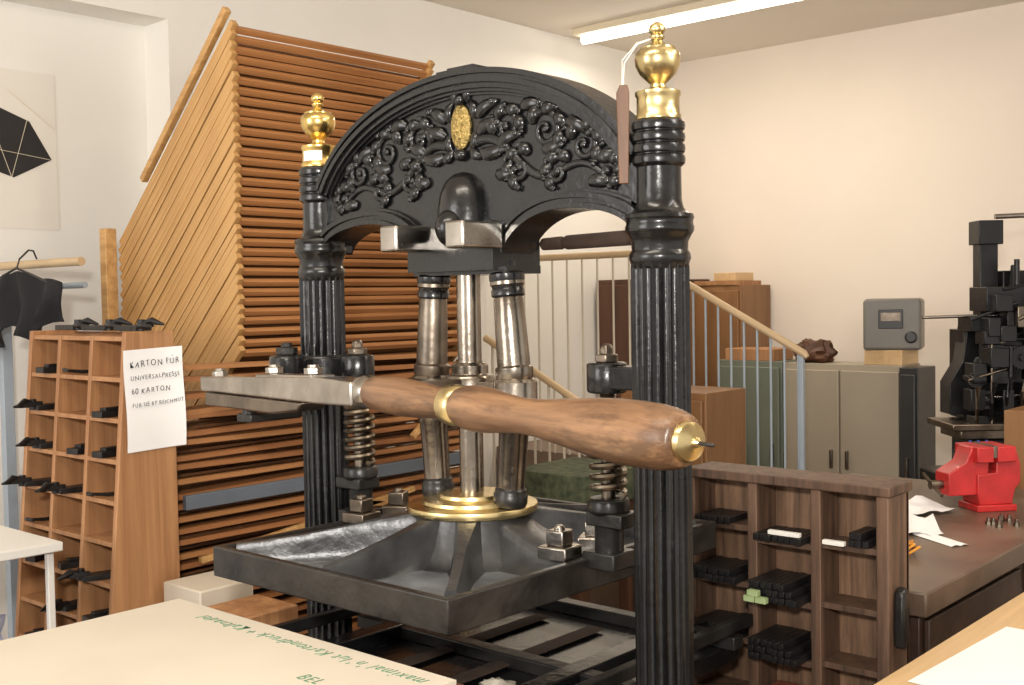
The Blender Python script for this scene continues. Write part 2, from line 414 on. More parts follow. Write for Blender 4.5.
g.box(-.12,.12,-.026,.026,1.348,1.390)
for kx in (-.108,.118): g.lathe([(.037,1.336),(.042,1.342),(.042,1.392),(.037,1.398)],36,Matrix.Translation((kx,0,0)))
g.done('knee_yoke',M_steelD,P,.001)
g=G(); g.box(-.02,.02,-.30,-.02,1.380,1.396); g.cyl((0,-.27,1.37),(0,-.27,1.41),.026); g.done('knee_link',M_steel2,P,.003)

# platen
PL=empty('platen',(0,0,1.03),parent=P)
px,py=.3155,.387
g=G(); g.box(-px+.01,px-.01,-py+.01,py-.01,1.033,1.050); g.done('platen_plate',M_tray,PL)
g=G()
def ring(ox,oy,z): return [g.v((-ox,-oy,z)),g.v((ox,-oy,z)),g.v((ox,oy,z)),g.v((-ox,oy,z))]
rr=[ring(px-.03,py-.03,1.031),ring(px,py,1.031),ring(px,py,1.088),ring(px-.017,py-.017,1.088),ring(px-.024,py-.024,1.046)]
for A_,B_ in zip(rr[:-1],rr[1:]):
    for i in range(4):
        j=(i+1)%4; g.f([A_[i],A_[j],B_[j],B_[i]])
for i in range(4):
    j=(i+1)%4; g.f([rr[-1][i],rr[-1][j],rr[0][j],rr[0][i]])
g.done('platen_rim',M_rim,PL,.003)
g=G()
g.lathe([(.190,1.046),(.160,1.052),(.142,1.066),(.130,1.086),(.122,1.108),(.116,1.124),(.112,1.137)],56)
def rib(ang,ln,w0,w1,z1=1.090,ex=1.4):
    c,s_=math.cos(ang),math.sin(ang); n=22; rows=[]
    prof=((-1.25,0),(-.85,.12),(-.68,.40),(-.60,.72),(-.54,.92),(-.44,1),(.44,1),(.54,.92),(.60,.72),(.68,.40),(.85,.12),(1.25,0))
    for i in range(n+1):
        t=i/n; r=.095+(ln-.095)*t
        z=z1+(1.141-z1)*(1-t)**ex
        w=w0+(w1-w0)*min(1,t*2.2)**.7
        rows.append([g.v((r*c-o_*w*s_,r*s_+o_*w*c,1.046+(z-1.046)*h_)) for o_,h_ in prof])
    for A_,B_ in zip(rows[:-1],rows[1:]):
        for i in range(12):
            j=(i+1)%12; g.f([A_[i],A_[j],B_[j],B_[i]])
    g.f(rows[0]); g.f(list(reversed(rows[-1])))
ca=math.atan2(py,px); dl=math.hypot(px,py)-.045
for a in (ca,-ca,math.pi-ca,math.pi+ca): rib(a,dl,.050,.018,1.091,1.35)
for a in (0,math.pi): rib(a,px-.03,.075,.085,1.090,2.2)
for a in (math.pi/2,-math.pi/2): rib(a,py-.018,.045,.018,1.091,1.15)
g.done('platen_ribs',M_platen,PL,0,ang=55)
g=G(); g.lathe([(.115,1.132),(.128,1.136),(.130,1.142),(.128,1.150),(.100,1.152),(.098,1.160),(.068,1.162),(.066,1.170),(.040,1.172),(.001,1.1725)],64)
g.done('platen_hub',M_brass2,PL,.001)
for x in (-.275,.262):
    for y in (-.05,.055):
        M=Matrix.Translation((x,y,0))@Matrix.Rotation(.5 if y>0 else .1,4,'Z')
        g=G(); g.box(-.030,.030,-.028,.028,1.085,1.108,M); g.box(-.018,.018,-.018,.018,1.108,1.136,M); g.lathe([(.010,1.13),(.010,1.142),(.006,1.144)],16,M)
        g.done('platen_nut',M_steel2 if x<0 else M_steel,PL,.003)
# spring assemblies
for sg in (-1,1):
    x=sg*.335; T=Matrix.Translation((x,0,0)); TC=Matrix.Translation((sg*.45,0,0))
    g=G()
    g.box(min(x,sg*.42),max(x,sg*.42),-.026,.026,1.388,1.428); g.lathe([(.034,1.380),(.036,1.385),(.036,1.43),(.033,1.434)],32,T)
    if sg<0:
        g.lathe([(.058,1.384),(.063,1.388),(.063,1.428),(.058,1.432)],48,TC)
        g.box(-.478,-.422,-.10,-.02,1.388,1.428); g.lathe([(.036,1.382),(.038,1.387),(.038,1.432),(.032,1.436)],32,Matrix.Translation((-.45,-.10,0)))
    g.done('spring_bracket',M_iron,P,.003)
    g=G(); g.lathe([(.022,1.434),(.022,1.448),(.013,1.448),(.013,1.458),(.010,1.464),(.006,1.466)],6,T)
    g.done('rod_nut',M_steel2,P,.002)
    if sg<0:
        g=G(); g.lathe([(.024,1.436),(.024,1.452),(.012,1.452),(.012,1.462)],6,Matrix.Translation((-.45,-.10,0))); g.done('bracket_nut',M_iron2,P,.002)
    g=G()
    pr=[(.0125,1.10),(.0125,1.318),(.032,1.318),(.036,1.326),(.036,1.334),(.028,1.340),(.016,1.35)]
    for k in range(9): pr+=[(.0125,1.352+k*.004),(.0155,1.354+k*.004)]
    pr+=[(.0125,1.39),(.0125,1.44)]
    g.lathe(pr,32,T)
    g.done('spring_rod',M_steel2,P)
    g=G(); n=140; path=[(x+.028*math.cos(2*math.pi*6*i/n),.028*math.sin(2*math.pi*6*i/n),1.200+.114*i/n) for i in range(n+1)]
    g.tube(path,.0066,8); g.done('coil_spring',M_spring,P)
    g=G(); g.lathe([(.026,1.085),(.026,1.145),(.030,1.165),(.038,1.17),(.038,1.186),(.034,1.194)],32,T); g.box(x-.048,x+.03,-.03,.03,1.145,1.17) if sg<0 else g.box(x-.03,x+.048,-.03,.03,1.145,1.17)
    g.box(x-.035,x+.035,-.035,.035,1.07,1.10)
    g.done('spring_cup',M_iron2,P,.003)

# lever
LV=empty('lever',(-.651,-.153,1.36),parent=P)
L0=Vector((-.651,-.153,1.366)); L1=Vector((.840,-.498,1.380))
ML,LL=axisM(Vector((-.651,-.153,1.406)),L1)
MR=Matrix.Translation(L0)@Matrix.Rotation(math.atan2(L1.y-L0.y,L1.x-L0.x),4,'Z')@Matrix.Rotation(R(-2.0),4,'Y')
def pf(l): return [(r,t*LL) for t,r in l]
g=G(); g.ext([(.0,-.010),(.60,-.022),(.725,-.022),(.725,.020),(.60,.026),(.0,.022)],-.030,.030,'xz',MR)
g.done('lever_bar',M_steel,LV,.004,label='heavy polished flat steel lever bar',seg=3)
g=G(); g.ext([(.02,-.042),(.38,-.048),(.50,-.038),(.52,-.0225),(.02,-.0125)],-.028,.028,'xz',MR)
g.done('lever_lower_bar',M_steel2,LV,.004)
g=G(); g.box(.30,.56,-.024,.024,.020,.029,MR); g.done('lever_top_plate',M_steel,LV,.002)
for xx,zo in ((.045,0),(.52,.010),(.34,.010)):
    g=G(); g.lathe([(.018,.020+zo),(.018,.032+zo),(.011,.032+zo),(.011,.038+zo)],6,MR@Matrix.Translation((xx,0,0))); g.done('lever_nut',M_steel,LV,.001)
g=G(); g.box(-.475,-.425,-.215,-.085,1.300,1.318); g.cyl((-.45,-.10,1.30),(-.45,-.10,1.39),.018); g.cyl((-.45,-.20,1.30),(-.45,-.20,1.375),.016)
g.done('lever_pivot_link',M_iron2,P,.003)
g=G(); g.lathe(pf([(.464,.020),(.468,.027),(.480,.029),(.488,.023)]),32,ML); g.done('lever_socket',M_steel,LV)
g=G(); g.lathe(pf([(.486,.022),(.494,.0275),(.52,.0310),(.560,.0315),(.60,.0285),(.63,.0240),(.652,.0220)]),40,ML); g.done('handle_neck',M_handle,LV,ang=60)
g=G(); g.lathe(pf([(.650,.025),(.652,.0305),(.661,.0320),(.670,.0315),(.673,.0280)]),48,ML); g.done('handle_ferrule',M_brass2,LV)
g=G(); g.lathe(pf([(.672,.0280),(.684,.0330),(.702,.0345),(.722,.0330),(.748,.0280),(.775,.0253),(.802,.0262),(.835,.0312),(.872,.0370),(.905,.0402),(.935,.0410),(.958,.0398),(.974,.0365),(.983,.0320),(.986,.0290)]),64,ML); g.done('handle_grip',M_handle,LV,ang=70,label='turned worn brown wooden grip with scuffs')
g=G(); g.lathe(pf([(.985,.0245),(.988,.0245),(.992,.0225),(.994,.0170),(.9955,.0100),(.9965,.0065),(.999,.0058),(1.001,.003)]),40,ML); g.done('handle_end_cap',M_brass2,LV,ang=30)
g=G(); g.lathe(pf([(1.0,.0025),(1.014,.0022),(1.016,.001)]),10,ML); g.done('handle_screw',M_iron2,LV)

# rod behind arch
g=G(); M,l=axisM((.085,.125,1.655),(.42,.125,1.66)); g.lathe([(.008,0),(.012,.004),(.013,.05),(.010,.055),(.014,.065),(.015,l-.02),(.012,l)],24,M); g.cyl((.42,.125,1.66),(.44,.03,1.66),.012); g.done('counter_rod',M_felt,P)
# tag + string
t=empty('wooden_tag',(.43,-.09,1.70),'long narrow dark brown wooden tag hanging on white string','tag')
g=G(); g.ext([(-.008,1.735),(.008,1.735),(.0110,1.885),(.008,1.897),(-.005,1.897),(-.0105,1.885)],-.004,.004,'xz',Matrix.Translation((.428,-.070,0))@Matrix.Rotation(.7,4,'Z')); g.done('tag_blade',M_tag,t,.0015)
g=G(); g.tube([(.428,-.070,1.888),(.427,-.062,1.935),(.433,-.035,1.968),(.445,-.014,1.978)],.0011,6); g.done('tag_string',M_string,t)
g=G(); g.tube([(.425,-.068,1.888),(.421,-.060,1.94),(.43,-.03,1.972),(.446,-.012,1.979)],.0009,6); g.done('tag_string',M_string,t)

# bed, rails, base
BE=empty('press_bed',(0,-.85,.86),parent=P)
bx('bed_plate',M_iron2,BE,-.36,.38,-1.38,-.40,.925,.950)
bx('bed_blanket',M_felt,BE,-.33,.36,-1.36,-.46,.950,.978,bevel=.006)
for x in (-.34,-.24,.24,.36):
    g=G(); w=.022 if abs(x)<.3 else .010
    g.box(x-w,x+w,-1.35,.44,.80 if w>.02 else .87,.865 if w>.02 else .895); g.box(x-w-.014,x+w+.014,-1.35,.44,.785,.80) if w>.02 else None
    g.done('bed_rail',M_iron if w>.02 else M_iron2,P,.003)
for y in (-.30,.02,.38):
    g=G(); g.box(-.36,.37,y-.018,y+.018,.835,.862); g.done('rail_cross_bar',M_iron2,P,.003)
for x in (-.08,.07):
    g=G(); g.tube([(x,-1.2,.845),(x,-.6,.842),(x,-.28,.845),(x,-.1,.842),(x,.3,.843)],.022,8,.15); g.done('winding_belt',M_felt,P)
g=G(); g.box(-.345,.345,-.38,.42,.80,.836); g.done('lower_tray',M_iron,P,.003)
g=G(); g.box(-.50,.50,-.06,.06,.60,.77); g.box(-.42,.42,-.045,.045,.56,.60)
for x in (-.45,.45):
    g.box(x-.07,x+.07,-.30,.30,.12,.24); g.box(x-.05,x+.05,-.10,.10,.22,.36)
    for y in (-.30,.30): g.ext([(y-.05,0),(y+.05,0),(y+.035,.16),(y-.035,.16)],x-.06,x+.06,'yz')
for y in (-1.25,): g.box(-.26,.26,y-.03,y+.03,.70,.79); g.box(-.03,.03,y-.03,y+.03,0,.7); g.box(-.2,.2,y-.08,y+.08,0,.05)
g.done('press_base',M_iron,P,.006)
lump('crumpled_rag',(.17,-.12,.837),(.035,.03,.014),M_card,'small crumpled cream rag under the platen','rag',2)

# cardboard on the bed
cb=empty('cardboard_sheet',(.03,-.9,.99),'large cream cardboard with green handwriting on dark board','cardboard')
g=G(); g.box(-.338,.405,-1.40,-.444,.979,.992); g.done('backing_board',M_brown,cb,.002)
g=G(); g.box(-.328,.398,-1.40,-.454,.992,1.0); g.done('card_face',M_card,cb,.001)
text("maximal 'n' lut Kartondruck + Kaltnadel",.0345,Matrix.Translation((.374,-.482,1.0003))@Matrix.Rotation(R(180.6),4,'Z'),M_green_ink,cb,shear=.3,offset=-.0004,jit=.5)
text("BEL",.032,Matrix.Translation((.205,-.596,1.0003)),M_green_ink,cb,shear=.1,offset=-.0004,jit=.5)

# ------------------------------------------------------------ drying rack
DR=empty('drying_rack',(-1.6,.74,0),'tall wooden drying rack with many hinged slatted trays','drying rack')
AN=R(43); TL=.88
HX=-1.262-TL*math.cos(AN); Y0,Y1=.338,1.149
def mkprotos(Y1):
    A_=G().box(0,TL+.014,Y0,Y0+.018,-.0098,.0098).done('tray_rail',M_rail)
    B_=G().box(0,TL+.014,Y1-.018,Y1,-.0098,.0098).done('tray_rail',M_rail)
    C_=G().box(TL-.018,TL+.000,Y0+.018,Y1-.018,-.0075,.0075).done('tray_front_bar',M_front)
    g=G()
    for k in range(13):
        x=.03+k*(TL-.10)/12
        g.box(x-.014,x+.014,Y0+.018,Y1-.018,-.004,.004)
    g.box(.0,.012,Y0+.018,Y1-.018,-.004,.004)
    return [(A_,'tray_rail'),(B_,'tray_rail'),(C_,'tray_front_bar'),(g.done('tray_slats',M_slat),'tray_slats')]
pa=mkprotos(Y1); pb=mkprotos(1.30)
def put_tray(z,ang,protos):
    t=empty('tray',(HX,random.uniform(-.003,.003),z),parent=DR); t.rotation_euler=(random.uniform(-.004,.004),-ang,0)
    for o,n in protos:
        c=o.copy(); c.name=n; COL.objects.link(c); c.parent=t; c.location=Vector(o['_w'])
z=2.352-TL*math.sin(AN)
for i in range(33):
    put_tray(z+random.uniform(-.001,.001),AN+random.uniform(-.004,.004),pa if i<5 else pb)
    z-=.0294
zlow=z+.0294
for o,n in pa+pb: bpy.data.objects.remove(o)
zz=zlow+TL*math.sin(AN)-.045; rg=random.Random(4)
YL=.062; k_=0
while zz>.22:
    xs=HX+.05+(zz-zlow)/math.tan(AN)+.03 if zz>zlow else HX+.06
    xs=min(xs,-1.30); xf=-1.215+rg.uniform(-.014,.014)
    t=empty('lower_tray',(xf,.7,zz),parent=DR); t.rotation_euler=(rg.uniform(-.016,.016)+(.03 if k_%7==3 else 0),rg.uniform(-.01,.05),0)
    t['_w']=(xf,.7,zz)
    bxs=[(xs,xf,YL,YL+.018,zz-.009,zz+.009,'tray_rail',M_rail),(xs,xf,1.282,1.30,zz-.009,zz+.009,'tray_rail',M_rail),(xf-.020,xf+.001,YL-.004,1.304,zz-.0072,zz+.0072,'tray_front_bar',M_front2 if k_%3 else M_front)]
    for b_ in bxs: G().box(*b_[:6]).done(b_[6],b_[7],t)
    g=G(); n=max(1,int((xf-xs)/.07))
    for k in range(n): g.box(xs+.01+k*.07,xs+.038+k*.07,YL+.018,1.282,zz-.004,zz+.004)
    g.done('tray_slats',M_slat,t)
    k_+=1; zz-=.034
bx('rack_post',M_rail,DR,HX-.05,HX-.01,Y0-.045,Y0-.005,0,1.80); bx('rack_post',M_rail,DR,HX-.05,HX-.01,1.31,1.35,0,1.80)
g=G(); M=Matrix.Translation((HX,0,2.352-TL*math.sin(AN)+.04))@Matrix.Rotation(-R(43.5),4,'Y'); g.box(.22,.88,Y0-.012,Y0+.010,-.010,.012,M); g.done('rack_top_rail',M_rail,DR,.003)
g=G(); g.box(-1.195,-1.178,.10,1.2,.985,1.025); g.done('rack_board',M_bluebd,DR,.002)
for (a,b_) in (((-1.18,.95,1.10),(-1.18,1.22,1.30)),((-1.18,.14,.84),(-1.18,.95,.93)),((-1.18,.55,.95),(-1.18,1.15,.84))):
    g=G(); M,l=axisM(a,b_); g.box(-.009,.009,-.009,.009,0,l,M); g.done('rack_brace',M_rail,DR,.002)

# ------------------------------------------------------------ left type case
LC=empty('type_case_rack',(-1.38,-.05,0),'worn orange-brown wooden pigeonhole rack with sloping front','shelf')
def yf(z): return -.099-(1.48-z)*.085
X0,X1=-1.642,-1.117
for x in (X0,X1-.018):
    g=G(); g.ext([(yf(0),0),(.038,0),(.038,1.48),(yf(1.48),1.48)],x,x+.018,'yz'); g.done('side_panel',M_case,LC,.002)
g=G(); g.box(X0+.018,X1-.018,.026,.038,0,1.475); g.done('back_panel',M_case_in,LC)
for k in (1,2):
    g=G(); x=X0+(X1-X0)*k/3; g.ext([(yf(.02)+.002,.02),(.026,.02),(.026,1.47),(yf(1.47)+.002,1.47)],x-.008,x+.008,'yz'); g.done('divider',M_case,LC,.001)
zz=1.462
rows=[]
while zz>.05:
    g=G(); M=Matrix.Translation((0,0,zz)); g.ext([(yf(zz)+.004,-.006),(.026,-.006+.0),(.026,.006),(yf(zz)+.004,.006)],X0+.018,X1-.018,'yz',M); rows.append(zz); zz-=.105
    g.done('shelf',M_case,LC,.001)
sp=empty('paper_sign',(-1.11,-.01,1.17),'white handwritten paper sheet fixed on the wooden rack','sign')
g=G(); ny=8; nz=8; V=[[g.v((-1.112+.012*max(0,(i/ny-.7))*2+.004*math.sin(j*.7),-.106+.166*i/ny-.003*j/nz,1.171+.262*j/nz+.006*i/ny)) for j in range(nz+1)] for i in range(ny+1)]
for i in range(ny):
    for j in range(nz): g.f([V[i][j],V[i+1][j],V[i+1][j+1],V[i][j+1]])
g.done('sheet',M_paper,sp)
B=Matrix(((0,0,1,0),(1,0,0,0),(0,1,0,0),(0,0,0,1)))
for i,(s_,sz) in enumerate([("KARTON FÜR",.0235),("UNIVERSALPRESSE",.0178),("60 KARTON",.021),("FÜR SIE BY REICHMUT",.0152)]):
    text(s_,sz,Matrix.Translation((-1.1035,-.100+.002*i,1.388-i*.034))@B@Matrix.Rotation(R(3),4,'Z'),M_ink,sp,depth=.0006,offset=-.0003,jit=.7,shear=.1)
# black tools in the holes
LBL='black iron locking clamp lying in a pigeonhole'
g=G(); g.box(-.035,.010,-.06,.06,0,.014); g.box(-.012,.0,-.09,-.04,.010,.024); g.lathe([(.010,.0),(.010,.030)],12,Matrix.Translation((-.02,-.06,0))); g.tube([(-.02,-.06,.018),(-.005,-.09,.026),(.012,-.12,.016)],[.007,.010,.003],8); g.tube([(-.025,-.05,.012),(-.03,-.09,.014),(-.018,-.115,.012)],[.007,.008,.003],8)
base=g.done('metal_clamp',M_lead,None,.001,label=LBL,cat='clamp',group='clamps in the wooden rack')
LB2='small black iron quoin bar in a pigeonhole'
g=G(); g.ext([(-.02,-.05),(.02,-.05),(.012,.05),(-.02,.05)],0,.016,'xy'); g.ext([(-.012,-.03),(.012,-.03),(.006,.03),(-.012,.03)],.016,.024,'xy'); b2=g.done('quoin_bar',M_lead,None,.001,label=LB2,cat='quoin',group='quoins in the wooden rack')
LB3='thin black iron key tool sticking out of a pigeonhole'
g=G(); g.tube([(0,.05,.008),(0,-.03,.008),(.004,-.075,.014)],[.005,.005,.004],8); g.tube([(-.018,-.075,.014),(.004,-.080,.016),(.026,-.075,.014)],[.004,.006,.004],8); b3=g.done('key_tool',M_lead,None,0,label=LB3,cat='tool',group='key tools in the wooden rack')
used={0:0,1:0,2:0}; random.seed(23)
specs=[(base,'metal_clamp',LBL,'clamp','clamps in the wooden rack'),(b2,'quoin_bar',LB2,'quoin','quoins in the wooden rack'),(b3,'key_tool',LB3,'tool','key tools in the wooden rack')]
for ri,z in enumerate(rows[1:11]):
    for c in range(3):
        if random.random()<.32: continue
        kd=random.choice([0,0,1,1,2])
        x=X0+(X1-X0)*(c+.5)/3+random.uniform(-.03,.03)
        loc=(x,yf(z)+random.uniform(-.002,.025)+(.03 if kd else 0),z+.0075)
        o,n,l_,ct,gr=specs[kd]; rt=(0,0,random.uniform(-.3,.3))
        if not used[kd]: o.location=loc; o.rotation_euler=rt; used[kd]=1
        else: clone(o,n,loc,rot=rt,label=l_,cat=ct,group=gr)
for k in range(3):
    clone(base,'metal_clamp',(X0+.14+.165*k,-.03,1.481),rot=(0,0,1.57+random.uniform(-.1,.1)),label='black iron locking clamp on top of the wooden rack',cat='clamp',group='clamps on top of the rack')

# ------------------------------------------------------------ right dark type case
RC=empty('furniture_case',(.43,.54,.45),'dark worn wooden open compartment case standing on its end','shelf')
cx0,cx1,cy0,cy1,cz0,cz1=.185,.640,.48,.575,.42,1.176
bx('case_side',M_dcase,RC,cx0,cx0+.02,cy0,cy1,cz0,cz1-.02)
bx('case_side',M_dcase,RC,cx1-.026,cx1,cy0,cy1,cz0,cz1-.02)
bx('case_top',M_dcase,RC,cx0-.004,cx1+.004,cy0-.004,cy1+.012,cz1-.02,cz1)
bx('case_bottom',M_dcase,RC,cx0,cx1,cy0,cy1,cz0-.02,cz0)
g=G(); g.box(cx0,cx1,cy1-.01,cy1,cz0,cz1-.02); g.done('case_back',M_dback,RC)
for x in (.344,.487): bx('case_divider',M_dcase,RC,x-.011,x+.011,cy0+.002,cy1-.01,cz0,cz1-.02,bevel=.002)
shz=[1.04,.92,.80,.68,.56]
offs={0:.03,1:0,2:.012}
cols=[(cx0+.02,.333),(.355,.476),(.498,cx1-.026)]
for ci,(a,b) in enumerate(cols):
    for z in shz: bx('case_shelf',M_dcase,RC,a,b,cy0+.004,cy1-.01,z-.009+offs[ci]*.7,z+.003+offs[ci]*.7,bevel=.001)
g=G(); g.ext([(.50,.86),(.52,.86),(.53,.93),(.52,.98),(.50,.97),(.495,.9)],cx1,cx1+.022,'yz'); g.done('case_handle',M_iron2,RC,.006)
G().box(.16,.66,.465,.60,0,.40).done('case_plinth',M_benchs,None,.003,label='dark wooden plinth box under the compartment case',cat='plinth')
def bars(x0,z,n,ly,m,lab,grp,rowsn=1,w=.011,name='spacing_bar',pro=.03):
    g=G(); g.box(x0,x0+w*.86,cy0-pro,cy0-pro+ly,z,z+w*.92); b=g.done(name,m,None,.0005,label=lab,cat='spacing bar',group=grp,seg=1)
    w0=Vector(b['_w'])
    for r_ in range(rowsn):
        for i in range(n-r_):
            if r_==0 and i==0: continue
            clone(b,name,w0+Vector((i*w*.98,random.uniform(-.003,.004),r_*w*1.0)),label=lab,cat='spacing bar',group=grp)
L1_='black metal spacing bar stacked in a compartment'
bars(.358,1.0436,8,.10,M_lead,L1_,'spacing bars in the upper compartment',1,.014,pro=.020)
bars(.360,.9236,8,.12,M_lead,L1_,'spacing bars in the middle compartment',3,.014,pro=.045)
bars(.358,.8036,8,.12,M_lead,L1_,'spacing bars in the lower compartment',3,.014,pro=.045)
bars(.212,.945,8,.11,M_lead,L1_,'spacing bars beside the column',2,.014,pro=.03)
bars(.212,.825,8,.11,M_lead,L1_,'spacing bars low beside the column',2,.014,pro=.03)
bars(.212,1.0646,6,.10,M_lead,L1_,'spacing bars at the top',1,.014,pro=.01)
bars(.56,1.0526,3,.08,M_lead,'black metal spacing bar in a compartment','bars in the end compartment',2,.014,pro=.005)
bars(.362,.6836,8,.11,M_redw,'reddish wooden spacing bar in a compartment','reddish bars',3,.014)
for (x,z,l_) in ((.39,1.0575,.07),(.51,1.0526,.045)):
    g=G(); g.box(x,x+l_,cy0-.016,cy0-.004,z,z+.009) ; g.done('wooden_stick',M_string,None,.001,label='white painted wooden stick in a compartment',cat='stick')
for (x,z) in ((.360,.9366),(.386,.9366),(.368,.9490)):
    g=G(); g.box(x,x+.024,cy0-.064,cy0-.050,z-.012,z); g.done('green_block',M_gpaint,None,.001,label='light green painted block on stacked spacing bars',cat='block')

# ------------------------------------------------------------ bench + vise
b=empty('workbench',(.3,1.3,0),'dark brown heavy workbench with worn top','workbench')
bx('bench_top',M_bench,b,-.12,.665,.60,1.95,.90,.95,bevel=.004)
bx('bench_apron',M_benchs,b,-.08,.635,.64,1.9,.70,.90)
for x in (-.07,.55):
    for y in (.65,1.8): bx('bench_leg',M_benchs,b,x,x+.08,y,y+.08,0,.70)
bx('bench_lower_shelf',M_benchs,b,-.06,.62,.70,1.86,.15,.19)
for y0 in (.66,1.28): bx('bench_drawer',M_benchs,b,.635,.648,y0,y0+.56,.72,.88)
V=empty('bench_vise',(.44,1.56,.95),'red cast-iron bench vise mounted on the workbench','vise')
MV=Matrix.Translation((.445,1.57,.95))@Matrix.Rotation(R(50),4,'Z')
g=G(); g.box(-.055,.06,-.05,.05,0,.018,MV); g.ext([(-.045,.018),(.05,.018),(.06,.06),(.075,.075),(.075,.125),(.060,.175),(.005,.175),(.005,.105),(-.05,.10),(-.05,.05)],-.042,.042,'xz',MV)
g.box(.0,.052,-.058,.058,.135,.177,MV)
g.done('vise_body',M_vise,V,.0025)
g=G(); g.ext([(-.13,.045),(-.02,.045),(-.015,.10),(-.012,.175),(-.062,.175),(-.080,.135),(-.13,.105)],-.036,.036,'xz',MV); g.box(-.060,-.012,-.058,.058,.135,.177,MV); g.done('vise_jaw',M_vise,V,.0025)
g=G(); g.cyl(MV@Vector((-.165,0,.072)),MV@Vector((-.12,0,.072)),.012); g.cyl(MV@Vector((-.158,-.05,.05)),MV@Vector((-.158,.05,.095)),.005)
g.done('vise_screw',M_steel2,V)
g=G(); g.box(-.011,.0045,-.054,.054,.146,.1778,MV); g.done('vise_jaw_face',M_steel2,V,.001)
def sheet(x,y,z,w,h,rot,name,lab,m=M_paper,curl=.01,seed=0):
    g=G(); n=8; Mx=Matrix.Translation((x,y,z))@Matrix.Rotation(rot,4,'Z')
    Vv=[[g.v(((i/n-.5)*w,(j/n-.5)*h,.0015+curl*abs(math.sin(i*.8+seed))*abs(j/n-.3)),Mx) for j in range(n+1)] for i in range(n+1)]
    for i in range(n):
        for j in range(n): g.f([Vv[i][j],Vv[i+1][j],Vv[i+1][j+1],Vv[i][j+1]])
    o=g.done(name,m,None,label=lab,cat='paper'); return o
sheet(.38,1.19,.95,.15,.20,.5,'paper_sheet','crumpled white paper sheet on the workbench',curl=.03,seed=1)
sheet(.31,1.42,.955,.17,.15,1.1,'paper_sheet','crumpled white paper sheet on the workbench',curl=.03,seed=2)
sheet(.50,1.10,.95,.05,.15,1.0,'paper_strip','small white paper strip on the workbench',curl=.01)
g=G()
for k in range(6):
    g.tube([(.46+.01*k,.86+random.uniform(-.02,.02),.955),(.47+.012*k,.90,.97+.008*random.random()),(.44+.01*k,.95,.957),(.46,.98+.01*k,.956)],.003,6)
g.done('yarn_bundle',mat('yarn_orange',(.65,.28,.04),.9,0,.2,30),None,label='small orange yarn bundle on the workbench',cat='yarn')
for k in range(7):
    g=G(); q=Vector((.56+random.uniform(-.04,.05),1.38+random.uniform(-.05,.05),.95)); g.lathe([(.009,0),(.009,.008),(.005,.008),(.005,.018)],8,Matrix.Translation(q)); g.done('metal_bolt',M_steel2,None,label='small loose steel bolt beside the vise',cat='bolt',group='bolts on the workbench')

# light table with paper
t=empty('light_table',(1.1,.55,0),'light wooden table with a white sheet','table')
bx('table_top',M_light,t,.745,1.5,-.1,1.15,.87,.90)
bx('table_apron',M_light,t,.80,1.45,-.05,1.10,.80,.87)
for x in (.80,1.39):
    for y in (-.05,1.04): bx('table_leg',M_light,t,x,x+.06,y,y+.06,0,.80)
sheet(.945,.42,.90,.30,.42,-.05,'paper_sheet','clean white paper sheet on the light table',curl=.0)

# ------------------------------------------------------------ white side table
t=empty('side_table',(-1.3,-.62,0),'small white laminate side table','table')
bx('table_top',M_white,t,-1.6,-1.0,-.95,-.34,.978,1.0)
for x in (-1.57,-1.045):
    for y in (-.92,-.365): bx('table_leg',M_white,t,x,x+.016,y,y+.016,0,.978,bevel=.002)
bx('table_shelf',M_white,t,-1.58,-1.03,-.93,-.37,.60,.62)
lump('plastic_bag',(-1.22,-.58,.621),(.155,.16,.16),M_bluebag,'crumpled blue and white plastic bag on the table shelf','bag',7,None,28,44)

# ------------------------------------------------------------ clothes rail, cloth, poster
r=empty('coat_rail',(-2.1,.18,0),'blue-grey metal rail with wooden top bar','rail')
g=G(); g.cyl((-2.50,.10,1.685),(-1.88,.19,1.69),.014); g.done('rail_bar',M_creamr,r)
g=G(); g.cyl((-2.50,.12,1.61),(-1.88,.20,1.615),.010); g.done('rail_bar',M_blueg,r)
bx('rail_post',M_blueg,r,-2.34,-2.305,.12,.155,0,1.60,bevel=.002)
h=empty('hanging_cloth',(-1.98,.06,1.4),'soft black cloth draped over a wire hanger','cloth')
g=G(); n=32; Vv=[]
for i in range(n+1):
    row=[]
    for j in range(n+1):
        u=i/n; w=j/n; y=(.006+.020*w)*math.sin(u*26+w*2)+.008*math.sin(u*9+w*5)
        x=-2.34+.58*u+.015*math.sin(w*5+u*7); top=1.664-.06*abs(u-.55)*1.6+.004*math.sin(u*22); z=top-(.20-.10*max(0,u-.72)*2.5+.025*math.sin(u*11)+.012*math.sin(u*27))*w
        row.append(g.v((x,.05+y,z)))
    Vv.append(row)
for i in range(n):
    for j in range(n): g.f([Vv[i][j],Vv[i+1][j],Vv[i+1][j+1],Vv[i][j+1]])
o=g.done('draped_cloth',M_cloth,h,ang=80); md=o.modifiers.new('s','SOLIDIFY'); md.thickness=.004
g=G(); g.tube([(-2.28,.05,1.612),(-2.03,.05,1.672),(-1.78,.05,1.612)],.004,6); g.tube([(-2.03,.05,1.668),(-2.03,.06,1.70),(-2.05,.10,1.73),(-2.08,.13,1.73),(-2.10,.15,1.705)],.003,6); g.done('hanger',M_lead,h)
po=empty('wall_poster',(XL-.17,.17,1.83),'white art print with a black angular shape on the wall','poster')
PX=XL-.169
g=G(); g.box(PX-.001,PX+.002,-.15,.443,1.83,2.40); g.done('poster_paper',mat('poster_white',(.83,.79,.71),.8,0,.02,4),po)
def pyz(u,v): return (.184+(u)*.00398,2.40-(v-75)*.00368)
